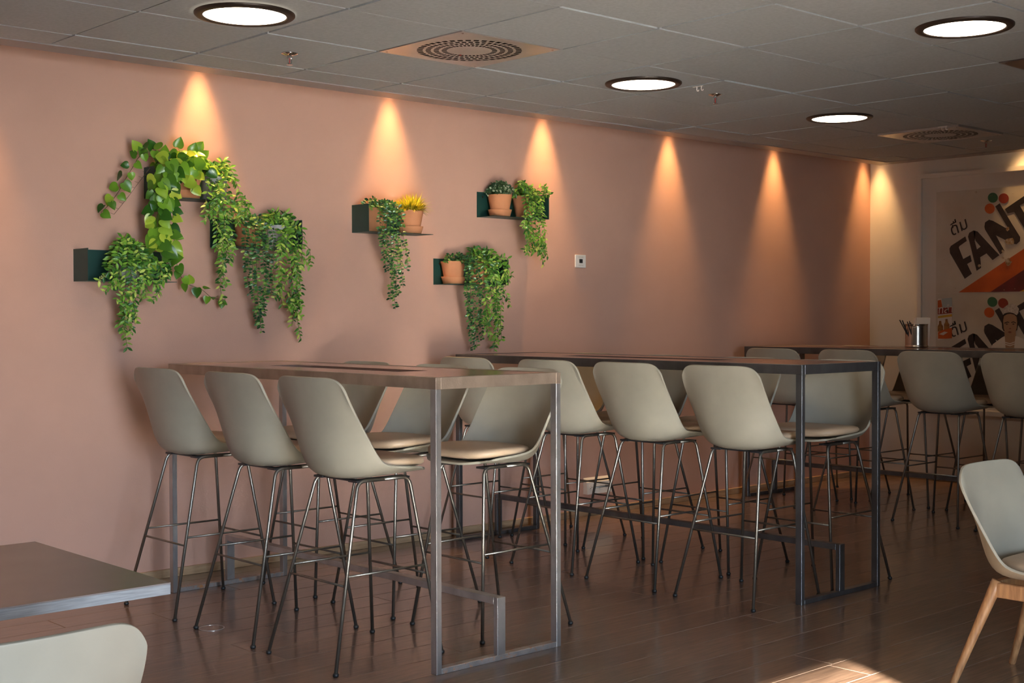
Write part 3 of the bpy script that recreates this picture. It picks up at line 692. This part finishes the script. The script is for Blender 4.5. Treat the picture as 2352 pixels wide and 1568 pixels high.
def finish(t, stems, leaves, lm, buds=None, stem_r=.0012, stem_m='stem'):
    inv = -Vector(t.location)
    for path in stems:
        MB().tube([p+inv for p in path[::2]+[path[-1]]], stem_r, 5).build('stem', stem_m, t, True)
    m2 = MB(); m2.v = [tuple(Vector(v)+inv) for v in leaves.v]; m2.f = leaves.f
    tag(m2.build('foliage', lm, t, True), kind='stuff')
    if buds and buds.v:
        m3 = MB(); m3.v = [tuple(Vector(v)+inv) for v in buds.v]; m3.f = buds.f; tag(m3.build('bud_tips', 'bud', t), kind='stuff')
def px_path(c, pts, y0):
    """pot centre, then pixels hanging in front of the shelf at distance y"""
    P = [c+Vector((0, 0, .115))]
    for q in pts: P.append(at_y(q[0], q[1], q[2] if len(q) > 2 else y0))
    return spline(P)
def short_stems(c, n, spread, rise, zlow=-.02, bias=(0, -.3)):
    out = []
    for k in range(n):
        a = rnd.uniform(0, 2*PI); r = spread*rnd.uniform(.45, 1); h = rise*rnd.uniform(.4, 1)
        d = Vector((math.cos(a)+bias[0], math.sin(a)*.8+bias[1], 0)); b = c+Vector((0, 0, .115))
        out.append(spline([b+d*.015, keep(b+d*r*.45+Vector((0, 0, h))), keep(b+d*r+Vector((0, 0, h*.55+zlow*rnd.random()*2)))], 8))
    return out
def ruscus(loc, label, potk, saucer, nshort, spread, rise, trails, y0, Lf=.033, bias=(0, -.3), zlow=-.03):
    c = Vector(loc); t = plant(loc, label, potk, saucer); lv = MB(); bd = MB(); st = []
    for p in short_stems(c, nshort, spread, rise, zlow, bias): st.append(p); sprout(lv, p, 'lance', Lf, Lf*.42, .016, True, .7)
    for tr in trails:
        p = px_path(c, tr, y0); st.append(p); sprout(lv, p, 'lance', Lf, Lf*.42, .022, True, .8); bead_tip(bd, p)
        for k in range(2):   # side shoots
            i = rnd.randrange(len(p)//3, max(len(p)//3+1, int(len(p)*.8))); a = p[i]; q = spline([a, keep(a+Vector((rnd.uniform(-.05, .05), -.01, -.03))), keep(a+Vector((rnd.uniform(-.05, .05), -.01, -.10)))], 6)
            st.append(q); sprout(lv, q, 'lance', Lf*.9, Lf*.4, .018, True, .8); bead_tip(bd, q, 14)
    finish(t, st, lv, 'ruscus', bd); return t
def eucalyptus(loc, label, potk, saucer, nshort, spread, rise, trails, y0, Lf=.0225):
    c = Vector(loc); t = plant(loc, label, potk, saucer); lv = MB(); st = []
    for p in short_stems(c, nshort, spread, rise, -.02): st.append(p); sprout(lv, p, 'oval', Lf, Lf*.6, .013, True, .4)
    for tr in trails:
        p = px_path(c, tr, y0); st.append(p); sprout(lv, p, 'oval', Lf, Lf*.6, .0165, True, .25)
    finish(t, st, lv, 'euca'); return t
# A1 pothos, every leaf its own piece
locA = Vector((.853, YP, 1.945)); tA = plant(locA, 'large pothos with heart shaped leaves spilling from a terracotta pot', 'terra', True)
ph = [link('pothos_leaf_source', MB().add(*leafv(1, .86, 'heart')).mesh('leaf', 'pothos', True)).data for _ in range(1)]
for o in [o for o in bpy.data.objects if o.name.startswith('pothos_leaf_source')]: bpy.data.objects.remove(o)
def pleaf(p, d, n, L):
    o = link('leaf', ph[0], tA); Rm = basis(d, n).to_4x4(); p = Vector(p)
    far = max((Rm @ Vector(v)*L).y for v in ((1, 0, 0), (.3, .45, .1), (.3, -.45, .1)))
    p.y = min(p.y, YW-.012-far)
    o.matrix_local = Matrix.Translation(keep(Vector(p))-locA) @ Rm @ Matrix.Scale(L, 4)
FRONT = Vector((-.62, -.75, .2)).normalized()     # roughly towards the room
def pstrand(path, step, L, spread=.02, hang=.75):
    for i, (p, d) in enumerate(walk(path, step)):
        s_ = d.cross(FRONT).normalized()*(1 if i % 2 else -1)
        dirn = s_*rnd.uniform(.3, 1.0)+Vector((0, 0, -hang))*rnd.uniform(.5, 1.2)+rv(.35)
        q = p+s_*rnd.uniform(0, spread)+FRONT*rnd.uniform(.0, .035)
        if max(q.y, (q+dirn.normalized()*L).y) > YW-.02: q.y -= .05
        pleaf(q, dirn, FRONT+rv(.5), L*rnd.uniform(.75, 1.15))
trailsA = [([(385,352,.50),(330,352,.53),(300,392,.56),(272,440,.58),(250,470,.59),(232,488,.60)], .030, .052, .018),
 ([(395,372,.44),(372,405,.43),(364,470,.43),(362,540,.44),(372,590,.46),(398,612,.47)], .0155, .066, .034),
 ([(410,380,.44),(392,420,.42),(385,490,.42),(390,550,.43),(382,580,.44)], .021, .064, .032),
 ([(398,400,.43),(400,560,.45),(408,612,.50),(425,648,.54),(462,664,.57),(488,684,.58),(518,688,.59)], .042, .050, .012),
 ([(450,385,.43),(452,410,.42),(440,440,.42)], .03, .062, .02)]
for pts, step, L, sp in trailsA:
    path = px_path(locA, pts, .45); MB().tube([p-locA for p in path[::2]+[path[-1]]], .0016, 5).build('stem', 'stem', tA, True); pstrand(path, step, L, sp)
cA = locA+Vector((0, 0, .15))
for k in range(84):
    a = rnd.uniform(0, 2*PI); r = rnd.uniform(.02, .15); h = .115*(1-(r/.17)**2)*rnd.uniform(.2, 1)
    p = cA+Vector((math.cos(a)*r*1.3-.035, math.sin(a)*r*.62-.03, h-.02)); d = Vector((math.cos(a), math.sin(a)*.7-.2, -.35))+rv(.5)
    pleaf(p, d, Vector((-.35, -.6, .75))+rv(.6), .058*rnd.uniform(.75, 1.15))
for pxy, ang in (((408,326),.1), ((452,332),.5), ((350,330),-.5), ((318,330),-.9), ((330,345),-.6), ((462,350),.7), ((440,338),.2), ((380,345),-.2)):
    p = at_y(pxy[0], pxy[1]+12, .54); b = cA+Vector((-.02, -.02, -.02)); MB().tube([b-locA, (b+p)/2+Vector((0, 0, .03))-locA, p-locA], .0012, 5).build('stem', 'stem', tA, True)
    pleaf(p, Vector((math.sin(ang), -.3, .75)), Vector((-.5, -.8, .25))+rv(.3), .056)
# bare curved stem with dry side twigs at the left
path = [at_y(*q) for q in ((345,385,.50),(318,420,.54),(292,455,.56),(262,492,.57))]
mb = MB().tube([p-locA for p in spline(path, 6)], .0013, 5)
for i, p in enumerate(spline(path, 3)): mb.tube([p-locA, p+Vector((-.022, -.004, .006))-locA], .0008, 4)
mb.build('dry_stem', 'wire', tA)
# A2
ruscus((1.010, YP, 1.945), 'grey pot of light green trailing ruscus on the upper left shelf', 'concrete', False, 13, .13, .10,
 [[(500,425,.45),(512,470,.44),(512,540,.46),(508,600,.50),(505,650,.54),(512,698,.56)], [(515,420,.46),(530,465,.45),(522,520,.46),(530,560,.47)], [(535,410,.48),(552,450,.47),(556,482,.47)], [(480,425,.45),(474,455,.44),(470,484,.45)],
  [(505,440,.44),(500,500,.44),(498,560,.47),(512,590,.5)], [(520,440,.45),(540,490,.45),(548,512,.46)], [(500,450,.44),(520,530,.45),(516,600,.5),(500,640,.54)], [(495,440,.44),(505,520,.44),(520,580,.47)]], .45)
# B1
ruscus((.515, YP, 1.520), 'leafy green ruscus in a grey pot on the lower left shelf', 'concrete', False, 26, .175, .10,
 [[(280,590,.44),(262,612,.43),(240,632,.44),(226,645,.46)], [(300,600,.43),(300,650,.43),(296,700,.48),(285,740,.53),(292,796,.56)], [(310,600,.43),(318,650,.43),(326,688,.46)], [(330,600,.44),(350,640,.44),(368,680,.46)], [(295,610,.43),(312,670,.44),(302,720,.5),(296,760,.55)], [(345,590,.46),(372,620,.46),(376,650,.47)], [(290,610,.43),(286,690,.46),(276,745,.53)]], .44, zlow=-.10)
# C1
eucalyptus((1.213, YP, 1.710), 'dark eucalyptus with long hanging strands in a terracotta pot', 'terra', True, 16, .11, .06,
 [[(575,520,.44),(572,580,.44),(568,640,.48),(575,676,.52)], [(585,515,.43),(588,590,.43),(592,680,.48),(600,760,.53)], [(600,515,.43),(604,590,.43),(606,660,.47),(598,742,.53)], [(610,520,.43),(618,590,.44),(616,650,.48)],
  [(595,520,.43),(580,600,.44),(586,700,.5),(592,748,.54)], [(620,520,.44),(628,590,.45),(626,640,.48),(622,680,.52)], [(566,520,.44),(562,570,.45),(566,620,.48)], [(600,525,.43),(612,610,.44),(606,720,.5)]], .44)
# C2
ruscus((1.395, YP, 1.710), 'bright ruscus in a grey pot, rightmost on the centre left shelf', 'concrete', False, 12, .13, .09,
 [[(660,540,.44),(650,600,.45),(640,650,.5),(650,706,.54)], [(680,530,.45),(684,600,.45),(680,680,.5),(684,740,.54),(692,783,.57)], [(665,540,.44),(676,610,.44),(690,660,.48),(676,712,.53)], [(645,540,.44),(640,600,.45),(648,640,.48)], [(690,520,.46),(694,570,.47),(690,615,.5)], [(672,540,.44),(668,620,.46),(676,690,.52),(670,750,.56)]], .44)
# D1, D2
eucalyptus((2.055, YP, 1.825), 'dark green eucalyptus hanging from a terracotta pot beside yellow grass', 'terra', False, 14, .11, .08,
 [[(880,465,.44),(878,520,.43),(880,570,.46),(888,625,.52)], [(892,465,.43),(896,540,.43),(902,620,.48),(908,710,.55)], [(905,470,.43),(912,540,.43),(920,600,.47),(926,660,.52)], [(915,475,.43),(926,540,.44),(936,600,.48),(934,620,.5)],
  [(898,470,.43),(905,560,.44),(898,650,.5),(896,690,.54)], [(888,470,.43),(888,550,.44),(896,610,.48)], [(908,470,.43),(915,560,.44),(910,640,.5),(916,680,.53)], [(870,470,.44),(872,500,.43),(876,560,.46)]], .44)
locG = Vector((2.305, YP, 1.825)); t = plant(locG, 'spiky yellow green grass in a terracotta pot with saucer', 'terra', True); lv = MB()
for k in range(620):
    a = rnd.uniform(0, 2*PI); e = rnd.uniform(.05, 1)**.6; L = rnd.uniform(.08, .145); d = Vector((math.cos(a)*e, math.sin(a)*e*.9, rnd.uniform(.15, .9)-.1*e)).normalized()
    b = locG+Vector((math.cos(a)*.045*rnd.random(), math.sin(a)*.045*rnd.random(), .118)); w_ = d.cross(Vector((0, 0, 1)))
    w_ = (w_ if w_.length > .05 else Vector((1, 0, 0))).normalized()*.0028
    m_ = b+d*L*.6+Vector((0, 0, .008)); e_ = b+d*L+Vector((0, 0, -.02*e))
    lv.add([keep(b-w_), keep(b+w_), keep(m_+w_*1.2), keep(m_-w_*1.2), keep(e_)], [(0, 1, 2, 3), (3, 2, 4)])
finish(t, [], lv, 'grass')
# E1, E2
locE = Vector((3.011, YP, 1.960)); t = plant(locE, 'small bushy speckled plant in a terracotta pot on the upper right shelf', 'terra', True); lv = MB(); st = short_stems(locE, 70, .10, .105, -.005, (0, -.1))
for p in st: sprout(lv, p, 'oval', .016, .011, .0095, True, .4)
finish(t, st[:14], lv, 'bush')
tE = ruscus((3.212, YP-.005, 1.962), 'light ruscus trailing from a tilted terracotta pot, upper right shelf', 'terra', False, 14, .10, .12,
 [[(1215,440,.45),(1212,500,.44),(1214,560,.48),(1210,585,.5)], [(1225,440,.45),(1230,510,.44),(1235,560,.48),(1250,610,.52)], [(1235,440,.46),(1246,500,.46),(1252,550,.48),(1240,580,.5)], [(1220,450,.45),(1222,520,.45),(1226,580,.5)], [(1205,440,.45),(1208,480,.44),(1216,530,.47)], [(1240,430,.48),(1252,430,.48),(1262,448,.48)], [(1228,450,.45),(1240,530,.45),(1246,590,.5)]], .45, bias=(.1, -.2))
# F1, F2
tF = eucalyptus((2.632, YP, 1.537), 'terracotta pot with pebbles and long dark hanging vine, lower right shelf', 'terra', True, 9, .10, .07,
 [[(1075,600,.44),(1072,660,.44),(1076,720,.48),(1086,806,.54)], [(1082,595,.44),(1086,660,.44),(1090,730,.48),(1096,800,.54)], [(1092,595,.44),(1098,660,.44),(1100,720,.48),(1108,778,.53)], [(1078,600,.43),(1080,690,.46),(1078,735,.5)], [(1088,595,.43),(1104,670,.45),(1106,745,.5)], [(1070,600,.44),(1074,690,.46),(1090,770,.53)]], .44, .022)
for k in range(7):
    a = 2*PI*k/7; MB().lathe([(.004, -.006), (.012, -.003), (.013, .003), (.004, .008)], (math.cos(a)*.04, math.sin(a)*.04, .132), 8).build('pebble', 'pebble', tF, True)
ruscus((2.83, YP, 1.537), 'leafy ruscus cascading from the right end of the lower right shelf', 'terra', False, 15, .14, .11,
 [[(1110,600,.44),(1112,660,.44),(1120,730,.48),(1115,765,.52)], [(1135,595,.44),(1140,660,.44),(1142,730,.48),(1134,808,.55)], [(1150,600,.45),(1156,660,.45),(1150,720,.49),(1152,780,.53)], [(1120,600,.44),(1128,670,.44),(1130,740,.5)], [(1160,590,.46),(1164,620,.46),(1160,650,.48)], [(1142,600,.44),(1136,690,.46),(1144,760,.52),(1138,800,.55)], [(1126,600,.44),(1118,690,.46),(1126,750,.51)]], .44, bias=(.15, -.3))
